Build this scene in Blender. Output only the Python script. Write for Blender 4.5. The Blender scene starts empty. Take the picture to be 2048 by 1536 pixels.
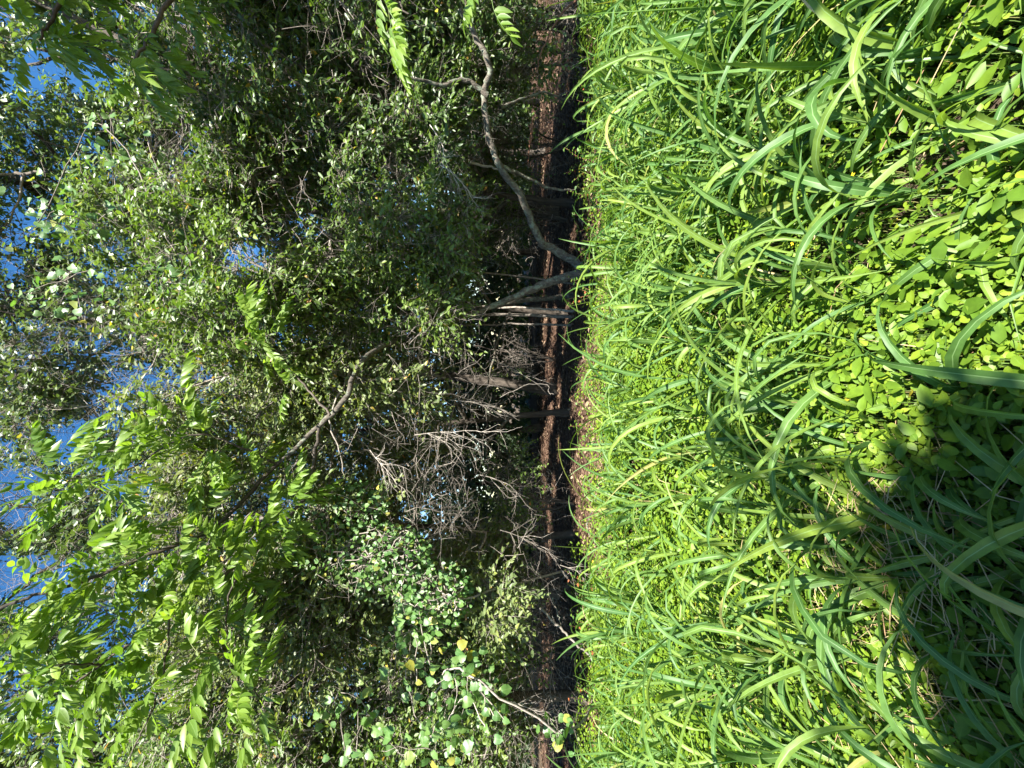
import bpy, math, random
import numpy as np
from mathutils import Vector, Matrix, Quaternion

# ------------------------------------------------------------------ camera, light, exposure
SC = bpy.context.scene
COL = SC.collection
F_PX = 830.0                                   # focal length in photo pixels (2048 wide)
CAM = np.array([0.0, 0.0, 1.5])
PITCH = math.atan(24 / F_PX)
FWD = np.array([0, math.cos(PITCH), -math.sin(PITCH)])
UPV = np.array([0, math.sin(PITCH), math.cos(PITCH)])
RGT = np.array([1.0, 0, 0])

cam = bpy.data.cameras.new('camera')
cam.sensor_width = 36.0
cam.lens = 36.0 * F_PX / 2048.0
cam.clip_start = 0.03
cam.clip_end = 600
cam_o = bpy.data.objects.new('camera', cam)
COL.objects.link(cam_o)
M = Matrix(((-UPV[0], RGT[0], -FWD[0]), (-UPV[1], RGT[1], -FWD[1]), (-UPV[2], RGT[2], -FWD[2])))
cam_o.matrix_world = Matrix.Translation(Vector(CAM)) @ M.to_4x4()
SC.camera = cam_o

SUN_EL, SUN_AZ = math.radians(47), math.radians(20)      # azimuth from straight behind the viewer towards the right
TO_SUN = Vector((math.sin(SUN_AZ) * math.cos(SUN_EL), -math.cos(SUN_AZ) * math.cos(SUN_EL), math.sin(SUN_EL)))
world = bpy.data.worlds.new('World')
SC.world = world
world.use_nodes = True
wn = world.node_tree
wn.nodes.clear()
sky = wn.nodes.new('ShaderNodeTexSky')
sky.sky_type = 'NISHITA'
sky.sun_disc = False
sky.sun_elevation = SUN_EL
sky.sun_rotation = math.atan2(TO_SUN.x, TO_SUN.y)
sky.air_density = 1.0
sky.dust_density = 0.3
sky.ozone_density = 1.3
bg = wn.nodes.new('ShaderNodeBackground')
bg.inputs['Strength'].default_value = 0.06
wo = wn.nodes.new('ShaderNodeOutputWorld')
hs = wn.nodes.new('ShaderNodeHueSaturation')
hs.inputs['Hue'].default_value = 0.5
hs.inputs['Saturation'].default_value = 1.33
wn.links.new(sky.outputs[0], hs.inputs['Color'])
wn.links.new(hs.outputs[0], bg.inputs[0])
wn.links.new(bg.outputs[0], wo.inputs[0])

sl = bpy.data.lights.new('sun', 'SUN')
sl.energy = 5.0
sl.angle = math.radians(0.5)
sl.color = (1.0, 0.955, 0.88)
so = bpy.data.objects.new('sun', sl)
so.rotation_euler = TO_SUN.to_track_quat('Z', 'Y').to_euler()
so.location = (4, -6, 14)
COL.objects.link(so)

SC.view_settings.view_transform = 'Standard'
SC.view_settings.look = 'None'
SC.view_settings.exposure = 2.25
SC.view_settings.gamma = 1.0
SC.view_settings.use_curve_mapping = False
try:
    SC.cycles.max_bounces = 6
    SC.cycles.diffuse_bounces = 2
    SC.cycles.glossy_bounces = 2
    SC.cycles.transmission_bounces = 4
except Exception:
    pass

# ------------------------------------------------------------------ helpers
rng = np.random.default_rng(7)
R = random.Random(11)


def at(ix, iy, d):
    """photo pixel + distance along the view axis -> world point"""
    return CAM + FWD * d + RGT * ((768 - iy) / F_PX * d) + UPV * ((1024 - ix) / F_PX * d)


def to_px(p):
    q = np.asarray(p) - CAM
    d = q @ FWD
    return 1024 - (q @ UPV) / d * F_PX, 768 - (q @ RGT) / d * F_PX, d


def norm(v):
    return v / np.maximum(np.linalg.norm(v, axis=-1, keepdims=True), 1e-9)


_tab = np.random.default_rng(3).random(65536)


def vnoise(p):
    p = np.asarray(p, float)
    i = np.floor(p).astype(np.int64)
    f = p - i
    f = f * f * (3 - 2 * f)
    out = 0
    for a in (0, 1):
        for b in (0, 1):
            for c in (0, 1):
                h = ((i[..., 0] + a) * 73856093 ^ (i[..., 1] + b) * 19349663 ^ (i[..., 2] + c) * 83492791) & 65535
                w = (f[..., 0] if a else 1 - f[..., 0]) * (f[..., 1] if b else 1 - f[..., 1]) * (f[..., 2] if c else 1 - f[..., 2])
                out = out + w * _tab[h]
    return out


def gz(x, y):
    """height of the ground"""
    x = np.asarray(x, float)
    y = np.asarray(y, float)
    p = np.stack([x * .7, y * .7, x * 0], -1)
    return 0.07 * (vnoise(p) - .5) + 0.02 * (vnoise(p * 3.7 + 9) - .5)


class Soup:
    def __init__(s):
        s.v, s.f, s.a, s.u, s.n = [], [], [], [], 0

    def add(s, v, f, a, u):
        v = np.asarray(v, np.float32).reshape(-1, 3)
        s.v.append(v)
        s.f.append(np.asarray(f, np.int64).reshape(-1, 4) + s.n)
        s.a.append(np.broadcast_to(np.asarray(a, np.float32), (len(v),)) if np.ndim(a) == 0 else np.asarray(a, np.float32).reshape(-1))
        s.u.append(np.broadcast_to(np.asarray(u, np.float32), (len(v),)) if np.ndim(u) == 0 else np.asarray(u, np.float32).reshape(-1))
        s.n += len(v)

    def mesh(s, name, mat, off=None, smooth=True):
        me = bpy.data.meshes.new(name)
        if not s.v:
            return me
        v = np.concatenate(s.v)
        f = np.concatenate(s.f)
        if off is not None:
            v = v - np.asarray(off, np.float32)
        me.vertices.add(len(v))
        me.vertices.foreach_set('co', v.astype(np.float32).ravel())
        me.loops.add(f.size)
        me.loops.foreach_set('vertex_index', f.astype(np.int32).ravel())
        me.polygons.add(len(f))
        me.polygons.foreach_set('loop_start', np.arange(0, f.size, 4, dtype=np.int32))
        me.polygons.foreach_set('use_smooth', np.full(len(f), smooth, dtype=bool))
        for nm, arr in (('rnd', s.a), ('rib', s.u)):
            me.attributes.new(nm, 'FLOAT', 'POINT').data.foreach_set('value', np.concatenate(arr).astype(np.float32))
        me.materials.append(mat)
        me.update(calc_edges=True)
        me.validate()
        return me

    def build(s, name, mat, parent=None, kind=None, smooth=True):
        off = np.array(parent.location) if parent is not None else None
        o = bpy.data.objects.new(name, s.mesh(name, mat, off, smooth))
        COL.objects.link(o)
        if parent is not None:
            o.parent = parent
        if kind:
            o['kind'] = kind
        return o


def thing(name, label, cat, loc, group=None):
    o = bpy.data.objects.new(name, None)
    o.empty_display_size = .1
    o.location = [float(c) for c in loc]
    o['label'] = label
    o['category'] = cat
    if group:
        o['group'] = group
    COL.objects.link(o)
    return o


def tubes(S, P, r, sides=3, rnd=None):
    """P (n,k,3) polylines, r (n,k) radii"""
    P = np.asarray(P, float)
    n, k, _ = P.shape
    r = np.broadcast_to(np.asarray(r, float), (n, k))
    T = np.empty_like(P)
    T[:, 1:-1] = P[:, 2:] - P[:, :-2]
    T[:, 0] = P[:, 1] - P[:, 0]
    T[:, -1] = P[:, -1] - P[:, -2]
    T = norm(T)
    mean = norm(T.mean(1))
    ref = np.where(np.abs(mean[:, 2:3]) > .8, np.array([[1., .1, 0]]), np.array([[.1, 0, 1.]]))
    A = norm(np.cross(T, ref[:, None, :]))
    B = np.cross(T, A)
    th = np.arange(sides) / sides * 2 * math.pi
    V = P[:, :, None, :] + r[:, :, None, None] * (np.cos(th)[None, None, :, None] * A[:, :, None, :] + np.sin(th)[None, None, :, None] * B[:, :, None, :])
    idx = np.arange(n * k * sides).reshape(n, k, sides)
    a = idx[:, :-1, :]
    b = idx[:, 1:, :]
    Q = np.stack([a, np.roll(a, -1, 2), np.roll(b, -1, 2), b], -1)
    rr = rng.random(n) if rnd is None else np.broadcast_to(rnd, (n,))
    S.add(V, Q, np.repeat(rr, k * sides), np.tile(np.repeat(np.linspace(0, 1, k), sides), n))


def smooth_line(pts, rad, sub=6, jit=0.0):
    """Catmull-Rom through control points -> (points, radii)"""
    p = np.asarray(pts, float)
    rad = np.asarray(rad, float)
    P = np.vstack([2 * p[0] - p[1], p, 2 * p[-1] - p[-2]])
    out, rr = [], []
    for i in range(len(p) - 1):
        for j in range(sub):
            t = j / sub
            a, b, c, d = P[i], P[i + 1], P[i + 2], P[i + 3]
            out.append(.5 * (2 * b + (c - a) * t + (2 * a - 5 * b + 4 * c - d) * t * t + (3 * b - a - 3 * c + d) * t ** 3))
            rr.append(rad[i] * (1 - t) + rad[i + 1] * t)
    out.append(p[-1])
    rr.append(rad[-1])
    out = np.array(out)
    rr = np.array(rr)
    if jit:
        out[1:-1] += rng.normal(0, jit, (len(out) - 2, 3))
    return out, rr


def limb(S, pts, rad, sides=9, sub=6, jit=0.006, flare=False):
    p, r = smooth_line(pts, rad, sub, jit)
    r = r * (1 + rng.normal(0, .05, len(r)))
    if flare:
        r[:3] *= [1.5, 1.2, 1.07]
    tubes(S, p[None], r[None], sides)
    return p


# leaf templates: rows of (t, half width) along +Y, normal +Z, folded at the rib
def leaf6(shape, fold=.25, curl=.12):
    (t1, w1), (t2, w2) = shape
    v = [(0, 0, 0), (w1, t1, w1 * fold - curl * t1 * t1), (w2, t2, w2 * fold - curl * t2 * t2), (0, 1, -curl),
         (-w2, t2, w2 * fold - curl * t2 * t2), (-w1, t1, w1 * fold - curl * t1 * t1)]
    return np.array(v), np.array([(0, 1, 2, 3), (0, 3, 4, 5)]), np.array([0, 1, 1, .3, 1, 1.])


def leafN(rows, fold=.25, curl=.12, bow=0.0):
    v, u = [], []
    for t, w in rows:
        c = -curl * t * t
        b = bow * t * t
        v += [(-w + b, t, w * fold + c), (b, t, c), (w + b, t, w * fold + c)]
        u += [1, 0, 1]
    q = []
    for i in range(len(rows) - 1):
        a = i * 3
        q += [(a, a + 1, a + 4, a + 3), (a + 1, a + 2, a + 5, a + 4)]
    return np.array(v), np.array(q), np.array(u, float)


OAK = leaf6(((.3, .2), (.68, .24)))
OVATE = leaf6(((.22, .3), (.62, .22)))
ROUND = leaf6(((.18, .4), (.65, .36)), .15)
GRAPE = leafN([(-.12, .22), (-.1, .34), (.1, .47), (.35, .5), (.45, .42), (.62, .4), (.8, .2), (1, .01)], .16, .2)
PECAN = [leafN([(0, .01), (.08, .09), (.25, .16), (.5, .16), (.75, .095), (.9, .04), (1, .004)], .3, c, b)
         for c, b in ((.18, .10), (.28, -.1), (.1, .16), (.35, .05))]
BROAD = leafN([(0, .02), (.12, .2), (.35, .31), (.6, .28), (.85, .12), (1, .01)], .18, .15)


def place(S, tpl, pos, d, nrm, scale, rnd, wide=1.0):
    tv, tq, tu = tpl
    n, k = len(pos), len(tv)
    if n == 0:
        return
    Y = norm(d)
    X = norm(np.cross(Y, nrm))
    Z = np.cross(X, Y)
    s = np.broadcast_to(np.asarray(scale, float), (n,))[:, None, None]
    w = np.broadcast_to(np.asarray(wide, float), (n,))[:, None, None]
    V = pos[:, None, :] + s * (w * tv[None, :, 0:1] * X[:, None, :] + tv[None, :, 1:2] * Y[:, None, :] + tv[None, :, 2:3] * Z[:, None, :])
    Q = (np.arange(n) * k)[:, None, None] + tq[None]
    S.add(V, Q, np.repeat(rnd, k), np.tile(tu, n))


# ------------------------------------------------------------------ materials
def nt(name):
    m = bpy.data.materials.new(name)
    m.use_nodes = True
    t = m.node_tree
    t.nodes.clear()
    return m, t


def N(t, typ, **kw):
    n = t.nodes.new(typ)
    for k, v in kw.items():
        if k in n.inputs:
            n.inputs[k].default_value = v
        else:
            setattr(n, k, v)
    return n


def ramp(t, fac, stops):
    n = t.nodes.new('ShaderNodeValToRGB')
    e = n.color_ramp.elements
    while len(e) < len(stops):
        e.new(.5)
    for el, (p, c) in zip(e, stops):
        el.position = p
        el.color = (*c, 1)
    if fac is not None:
        t.links.new(fac, n.inputs[0])
    return n.outputs[0]


def leaf_mat(name, stops, trans=.35, rough=.42, rib=None, under=(1.25, 1.2, 1.3), spec=.5, objrand=False, tcol=(1.5, 1.6, .6), vein=0.0):
    m, t = nt(name)
    a = N(t, 'ShaderNodeAttribute', attribute_name='rnd')
    fac = a.outputs['Fac']
    if objrand:
        oi = N(t, 'ShaderNodeObjectInfo')
        ad = N(t, 'ShaderNodeMath', operation='ADD')
        t.links.new(fac, ad.inputs[0])
        t.links.new(oi.outputs['Random'], ad.inputs[1])
        fr = N(t, 'ShaderNodeMath', operation='FRACT')
        t.links.new(ad.outputs[0], fr.inputs[0])
        fac = fr.outputs[0]
    c = ramp(t, fac, stops)
    # mottling
    tc = N(t, 'ShaderNodeTexCoord')
    no = N(t, 'ShaderNodeTexNoise', Scale=38.0, Detail=3.0)
    t.links.new(tc.outputs['Object'], no.inputs['Vector'])
    mr = N(t, 'ShaderNodeMapRange')
    mr.inputs['From Min'].default_value = .3
    mr.inputs['From Max'].default_value = .7
    mr.inputs['To Min'].default_value = .82
    mr.inputs['To Max'].default_value = 1.15
    t.links.new(no.outputs['Fac'], mr.inputs['Value'])
    mu = N(t, 'ShaderNodeMix', data_type='RGBA', blend_type='MULTIPLY')
    mu.inputs['Factor'].default_value = 1
    t.links.new(c, mu.inputs[6])
    t.links.new(mr.outputs[0], mu.inputs[7])
    c = mu.outputs[2]
    if rib:
        ra = N(t, 'ShaderNodeAttribute', attribute_name='rib')
        lt = N(t, 'ShaderNodeMapRange')
        lt.inputs['From Min'].default_value = rib[0]
        lt.inputs['From Max'].default_value = rib[0] + .1
        lt.inputs['To Min'].default_value = rib[2]
        lt.inputs['To Max'].default_value = 0
        t.links.new(ra.outputs['Fac'], lt.inputs['Value'])
        mx = N(t, 'ShaderNodeMix', data_type='RGBA')
        t.links.new(lt.outputs[0], mx.inputs[0])
        t.links.new(c, mx.inputs[6])
        mx.inputs[7].default_value = (*rib[1], 1)
        c = mx.outputs[2]
    ge = N(t, 'ShaderNodeNewGeometry')
    um = N(t, 'ShaderNodeMix', data_type='RGBA', blend_type='MULTIPLY')
    t.links.new(ge.outputs['Backfacing'], um.inputs[0])
    t.links.new(c, um.inputs[6])
    um.inputs[7].default_value = (*under, 1)
    p = N(t, 'ShaderNodeBsdfPrincipled', Roughness=rough)
    p.inputs['Specular IOR Level'].default_value = spec
    t.links.new(um.outputs[2], p.inputs['Base Color'])
    tm = N(t, 'ShaderNodeMix', data_type='RGBA', blend_type='MULTIPLY')
    tm.inputs[0].default_value = 1
    t.links.new(c, tm.inputs[6])
    tm.inputs[7].default_value = (*tcol, 1)
    tr = N(t, 'ShaderNodeBsdfTranslucent')
    t.links.new(tm.outputs[2], tr.inputs[0])
    ms = N(t, 'ShaderNodeMixShader', Fac=trans)
    t.links.new(p.outputs[0], ms.inputs[1])
    t.links.new(tr.outputs[0], ms.inputs[2])
    o = N(t, 'ShaderNodeOutputMaterial')
    t.links.new(ms.outputs[0], o.inputs[0])
    return m


def bark_mat(name, dark, light, scale=18.0, stretch=.25, bump=.6, lichen=None):
    m, t = nt(name)
    tc = N(t, 'ShaderNodeTexCoord')
    mp = N(t, 'ShaderNodeMapping')
    mp.inputs['Scale'].default_value = (1, 1, stretch)
    t.links.new(tc.outputs['Object'], mp.inputs[0])
    no = N(t, 'ShaderNodeTexNoise', Scale=scale, Detail=8.0, Roughness=.65)
    t.links.new(mp.outputs[0], no.inputs['Vector'])
    c = ramp(t, no.outputs['Fac'], [(.32, dark), (.68, light)])
    if lichen:
        n2 = N(t, 'ShaderNodeTexNoise', Scale=scale * .35, Detail=5.0, Roughness=.7)
        t.links.new(tc.outputs['Object'], n2.inputs['Vector'])
        f = ramp(t, n2.outputs['Fac'], [(.5, (0, 0, 0)), (.58, (1, 1, 1))])
        mx = N(t, 'ShaderNodeMix', data_type='RGBA')
        t.links.new(f, mx.inputs[0])
        t.links.new(c, mx.inputs[6])
        mx.inputs[7].default_value = (*lichen, 1)
        c = mx.outputs[2]
    a = N(t, 'ShaderNodeAttribute', attribute_name='rnd')
    mr = N(t, 'ShaderNodeMapRange')
    mr.inputs['To Min'].default_value = .65
    mr.inputs['To Max'].default_value = 1.35
    t.links.new(a.outputs['Fac'], mr.inputs['Value'])
    mu = N(t, 'ShaderNodeMix', data_type='RGBA', blend_type='MULTIPLY')
    mu.inputs[0].default_value = 1
    t.links.new(c, mu.inputs[6])
    t.links.new(mr.outputs[0], mu.inputs[7])
    p = N(t, 'ShaderNodeBsdfPrincipled', Roughness=.85)
    p.inputs['Specular IOR Level'].default_value = .25
    t.links.new(mu.outputs[2], p.inputs['Base Color'])
    b = N(t, 'ShaderNodeBump', Strength=bump, Distance=.02)
    t.links.new(no.outputs['Fac'], b.inputs['Height'])
    t.links.new(b.outputs[0], p.inputs['Normal'])
    o = N(t, 'ShaderNodeOutputMaterial')
    t.links.new(p.outputs[0], o.inputs[0])
    return m


def soil_mat(name, cols, scale):
    m, t = nt(name)
    tc = N(t, 'ShaderNodeTexCoord')
    no = N(t, 'ShaderNodeTexNoise', Scale=scale, Detail=10.0, Roughness=.7)
    t.links.new(tc.outputs['Object'], no.inputs['Vector'])
    c = ramp(t, no.outputs['Fac'], cols)
    p = N(t, 'ShaderNodeBsdfPrincipled', Roughness=.95)
    p.inputs['Specular IOR Level'].default_value = .15
    t.links.new(c, p.inputs['Base Color'])
    b = N(t, 'ShaderNodeBump', Strength=1.0, Distance=.03)
    t.links.new(no.outputs['Fac'], b.inputs['Height'])
    t.links.new(b.outputs[0], p.inputs['Normal'])
    o = N(t, 'ShaderNodeOutputMaterial')
    t.links.new(p.outputs[0], o.inputs[0])
    return m


m_oak = leaf_mat('oak_leaf', [(0, (.045, .085, .020)), (.35, (.080, .135, .026)), (.7, (.115, .175, .032)), (.93, (.16, .21, .04)), (.965, (.32, .27, .03)), (1, (.36, .17, .05))], trans=.33, rough=.45, spec=.42)
m_oak2 = leaf_mat('grey_oak_leaf', [(0, (.06, .088, .032)), (.35, (.10, .138, .042)), (.7, (.135, .17, .05)), (.93, (.18, .205, .05)), (.955, (.34, .29, .04)), (1, (.4, .2, .07))], trans=.33, rough=.45, spec=.42)
m_oak3 = leaf_mat('dark_oak_leaf', [(0, (.03, .062, .018)), (.35, (.055, .10, .024)), (.7, (.085, .138, .028)), (.93, (.13, .18, .035)), (.965, (.34, .29, .03)), (1, (.38, .19, .06))], trans=.33, rough=.42, spec=.45)
m_high = leaf_mat('high_leaf', [(0, (.05, .09, .028)), (.5, (.09, .14, .04)), (.9, (.14, .19, .055)), (.96, (.14, .18, .045)), (1, (.38, .29, .03))], trans=.34, rough=.42, spec=.5)
m_high2 = leaf_mat('grey_high_leaf', [(0, (.04, .068, .028)), (.5, (.07, .105, .036)), (.9, (.115, .155, .05)), (.96, (.15, .18, .05)), (1, (.4, .31, .04))], trans=.3, rough=.42, spec=.5)
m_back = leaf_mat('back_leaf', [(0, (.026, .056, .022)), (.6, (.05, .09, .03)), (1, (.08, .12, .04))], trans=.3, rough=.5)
m_grape = leaf_mat('grape_leaf', [(0, (.06, .14, .03)), (.5, (.085, .17, .04)), (.9, (.115, .2, .045)), (1, (.28, .26, .04))], trans=.35, rough=.45, objrand=True, under=(1.15, 1.1, 1.25), rib=(.02, (.16, .24, .09), .5))
m_pecan = leaf_mat('pecan_leaflet', [(0, (.085, .16, .018)), (.5, (.13, .215, .026)), (1, (.175, .26, .035))], trans=.45, rough=.45, objrand=True, rib=(.02, (.2, .3, .09), .6), under=(1.25, 1.2, 1.4))
m_cover = leaf_mat('cover_leaf', [(0, (.075, .150, .014)), (.4, (.130, .212, .016)), (.85, (.180, .260, .02)), (.97, (.21, .27, .02)), (1, (.34, .27, .02))], trans=.38, rough=.5, spec=.35, rib=(.05, (.18, .29, .06), .3))
m_blade = leaf_mat('grass_blade', [(0, (.050, .122, .028)), (.45, (.088, .165, .032)), (.8, (.132, .208, .033)), (.985, (.16, .23, .034)), (1, (.28, .26, .08))], trans=.38, rough=.5, objrand=True, rib=(.02, (.24, .36, .15), .7), spec=.35, tcol=(1.5, 1.6, .5))
m_grass = leaf_mat('fine_grass', [(0, (.06, .125, .02)), (.6, (.095, .17, .026)), (.9, (.13, .20, .028)), (1, (.35, .3, .12))], trans=.35, rough=.45)
m_dry = leaf_mat('dry_blade', [(0, (.36, .28, .13)), (.6, (.46, .38, .2)), (1, (.34, .2, .1))], trans=.2, rough=.7, objrand=True)
m_litter = leaf_mat('litter_leaf', [(0, (.035, .02, .012)), (.4, (.075, .043, .026)), (.75, (.14, .088, .054)), (1, (.30, .22, .14))], trans=.08, rough=.75, spec=.3)
m_flower = leaf_mat('yellow_petal', [(0, (.6, .42, .01)), (1, (.7, .5, .02))], trans=.2, rough=.6)
m_seed = leaf_mat('seedling_leaf', [(0, (.05, .12, .02)), (.6, (.09, .17, .025)), (.9, (.14, .19, .03)), (1, (.3, .1, .04))], trans=.35, rough=.4)
m_bark = bark_mat('grey_bark', (.035, .028, .022), (.14, .12, .095), 34, .3, 1.0, lichen=(.15, .165, .125))
m_barkd = bark_mat('dark_bark', (.03, .025, .02), (.10, .082, .065), 16, .2, 1.0)
m_twig = bark_mat('twig_bark', (.12, .10, .082), (.34, .30, .255), 30, .5, .3)
m_pale = bark_mat('pale_dead_wood', (.25, .22, .18), (.48, .43, .37), 26, .3, .5)
m_stem = leaf_mat('green_stem', [(0, (.09, .17, .03)), (.7, (.13, .2, .05)), (1, (.24, .2, .08))], trans=.1, rough=.5, objrand=True)
m_red = bark_mat('red_stem', (.12, .05, .03), (.25, .12, .07), 30, .4, .3)
m_soil = soil_mat('soil', [(.3, (.035, .026, .017)), (.55, (.075, .055, .036)), (.75, (.13, .10, .065))], 9)
m_floor = soil_mat('forest_floor', [(.3, (.03, .018, .012)), (.52, (.085, .048, .032)), (.72, (.17, .105, .07))], 14)


# ------------------------------------------------------------------ ground
def sheet(name, xs, ys, dz, mat, edge=None):
    X, Y = np.meshgrid(xs, ys, indexing='ij')
    if edge is not None:
        Y = Y + edge(X) * np.clip(1 - (Y - ys[0]) / 2.0, 0, 1)
    Z = gz(X, Y) + dz
    nx, ny = X.shape
    idx = np.arange(nx * ny).reshape(nx, ny)
    Q = np.stack([idx[:-1, :-1], idx[1:, :-1], idx[1:, 1:], idx[:-1, 1:]], -1)
    S = Soup()
    S.add(np.stack([X, Y, Z], -1), Q, .5, 0)
    return S.build(name, mat, kind='structure')


def graded(a, b, fine, far):
    return np.concatenate([-np.geomspace(-a, far, 14)[::-1][:0] if False else np.array([]), np.arange(a, b + 1e-6, fine)])


xs = np.concatenate([-np.geomspace(12.5, 300, 16)[::-1], np.arange(-12, 12.01, .25), np.geomspace(12.5, 300, 16)])
ys = np.concatenate([-np.geomspace(4.5, 300, 16)[::-1], np.arange(-4, 24.01, .25), np.geomspace(24.5, 300, 14)])
sheet('ground', xs, ys, 0, m_soil)
EDGE = lambda X: 5.5 + .8 * (vnoise(np.stack([np.asarray(X) * .9, np.asarray(X) * 0, np.asarray(X) * 0 + 5], -1)) - .5) * 2
sheet('forest_floor', np.arange(-14, 14.01, .25), np.arange(0, 20.01, .25), .02, m_floor, None) if False else None
xs2 = np.arange(-15, 15.01, .25)
ys2 = np.arange(5.4, 24.01, .25)
sheet('forest_floor', xs2, ys2, .012, m_floor, lambda X: EDGE(X) - 5.4)


# ------------------------------------------------------------------ trees
# openings in the canopy that let flecks of sun down to the litter: (x, y, radius) on the ground
FLECKS = [(-2.9, 11.6, .35), (-1.6, 10.4, .25), (-.9, 12.2, .55), (-.2, 10.4, .4), (.5, 12.8, .6), (1.1, 9.6, .35), (1.7, 11.6, .5), (2.6, 10.2, .35), (3.6, 12.4, .5),
          (-4.2, 12.6, .5), (-.5, 8.6, .28), (2.9, 8.4, .25), (-2.0, 13.4, .6), (1.9, 13.6, .6)]


def in_beam(p):
    out = np.zeros(len(p), bool)
    s = np.array(TO_SUN)
    for x, y, r in FLECKS:
        v = p - np.array([x, y, 0])
        w = v - (v @ s)[:, None] * s
        out |= (w * w).sum(1) < (r + .12) ** 2
    return out


def in_gap(p, gaps):
    if not gaps:
        return np.zeros(len(p), bool)
    ix, iy, d = to_px(p)
    out = np.zeros(len(p), bool)
    for gx, gy, rx, ry in gaps:
        out |= ((ix - gx) / rx) ** 2 + ((iy - gy) / ry) ** 2 < 1
    return out


def crown(LS, TS, lobes, limbs, tpl=(OAK,), twig=(.22, .45), nleaf=9, leaf=(.05, .08), gap=.42, freq=1.3, droop=.35,
          nbias=(.3, -.75, .65), gaps=None, brad=.02, wide=(.85, 1.2), outw=1.0):
    LP = np.concatenate(limbs)
    for c, rad, n in lobes:
        c = np.asarray(c, float)
        rad = np.asarray(rad, float)
        q = norm(rng.normal(size=(n * 3, 3))) * (rng.random((n * 3, 1)) ** .42)
        a = c + q * rad
        keep = (vnoise(a * freq) * .65 + vnoise(a * freq * 2.7 + 40) * .35 > gap) & ~in_gap(a, gaps) & ~in_beam(a) & (a[:, 2] > .7)
        a = a[keep][:n]
        q = q[keep][:n]
        n1 = len(a)
        if n1 < 4:
            continue
        root = LP[np.argmin(((LP - c) ** 2).sum(1) + .4 * np.maximum(LP[:, 2] - c[2], 0))]
        mid = (root + c) / 2 + rng.normal(0, .12, 3) + np.array([0, 0, .12])
        p, r = smooth_line([root, mid, c], [brad, brad * .7, brad * .45], 4, .012)
        tubes(TS, p[None], r[None], 5)
        k = max(3, n1 // 14)
        si = rng.choice(n1, k, replace=False)
        sub = c + (a[si] - c) * .72 + rng.normal(0, .05, (k, 3))
        st = p[rng.integers(len(p) // 2, len(p), k)]
        m1 = st + (sub - st) * .35 + rng.normal(0, .06, (k, 3))
        m2 = st + (sub - st) * .7 + rng.normal(0, .06, (k, 3))
        tubes(TS, np.stack([st, m1, m2, sub], 1), np.array([[.4, .33, .27, .2]]) * brad, 4)
        ji = np.argmin(((a[:, None, :] - sub[None]) ** 2).sum(2), 1)
        s0 = sub[ji]
        mm = s0 + (a - s0) * .5 + rng.normal(0, .04, (n1, 3))
        tw = rng.uniform(*twig, n1)
        d = norm(outw * q + rng.normal(0, .5, (n1, 3)) + np.array([0, -.15, .12]))
        g = np.array([0, 0, -1.])
        e = a + d * tw[:, None] + g * (droop * tw)[:, None]
        h = a + d * (tw * .5)[:, None] + g * (droop * tw * .25)[:, None]
        tubes(TS, np.stack([s0, mm, a], 1), np.array([[.0038, .003, .0024]]), 3)
        tubes(TS, np.stack([a, h, e], 1), np.array([[.0024, .0018, .001]]), 3)
        side = norm(np.cross(d, np.array([0, 0, 1.]) + rng.normal(0, .3, (n1, 3))))
        T = (np.arange(nleaf) + .8) / nleaf
        base = rng.random(n1)
        for j, t in enumerate(T):
            pos = a + d * (tw * t)[:, None] + g * (droop * tw * t * t)[:, None]
            sg = 1 if j % 2 else -1
            ld = norm(.55 * d + sg * .8 * side + g * .25 + rng.normal(0, .35, (n1, 3)))
            nn = norm(np.array(nbias) + rng.normal(0, .45, (n1, 3)))
            ok = rng.random(n1) > .08
            tp = tpl[(j // 2) % len(tpl)]
            sc = rng.uniform(*leaf, n1) * (1.0 if t < .8 else .8)
            rv = np.clip(base * .5 + rng.random(n1) * .5 + (.08 if t > .8 else 0) - .03, 0, 1)
            rv = np.where(rng.random(n1) < .012, rng.uniform(.955, 1, n1), np.minimum(rv, .93))
            place(LS, tp, pos[ok], ld[ok], nn[ok], sc[ok], rv[ok], rng.uniform(*wide, ok.sum()))


def dead_twigs(S, c, rad, n, l=(.3, .9), r=.0035):
    c = np.asarray(c)
    a = c + norm(rng.normal(size=(n, 3))) * rng.random((n, 1)) ** .5 * np.asarray(rad)
    d = norm(rng.normal(size=(n, 3)) * np.array([1, 1, .7]) + np.array([0, -.1, -.15]))
    L = rng.uniform(*l, n)
    P = [a]
    dd = d
    for i in range(4):
        P.append(P[-1] + dd * (L / 4)[:, None])
        dd = norm(dd + rng.normal(0, .28, (n, 3)))
    tubes(S, np.stack(P, 1), np.linspace(1, .3, 5)[None] * rng.uniform(.5, 1.4, n)[:, None] * r, 3)
    # side shoots
    for i in (1, 2, 3):
        b = P[i]
        e = norm(dd + rng.normal(0, .8, (n, 3)))
        l2 = L * rng.uniform(.15, .4, n)
        tubes(S, np.stack([b, b + e * (l2 * .5)[:, None], b + norm(e + rng.normal(0, .3, (n, 3))) * l2[:, None]], 1), np.array([[.5, .4, .2]]) * r, 3)


def px_lobe(ix, iy, d, hx, hy, hd, n):
    return (at(ix, iy, d), (hy / F_PX * d, hd, hx / F_PX * d), n)


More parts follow.
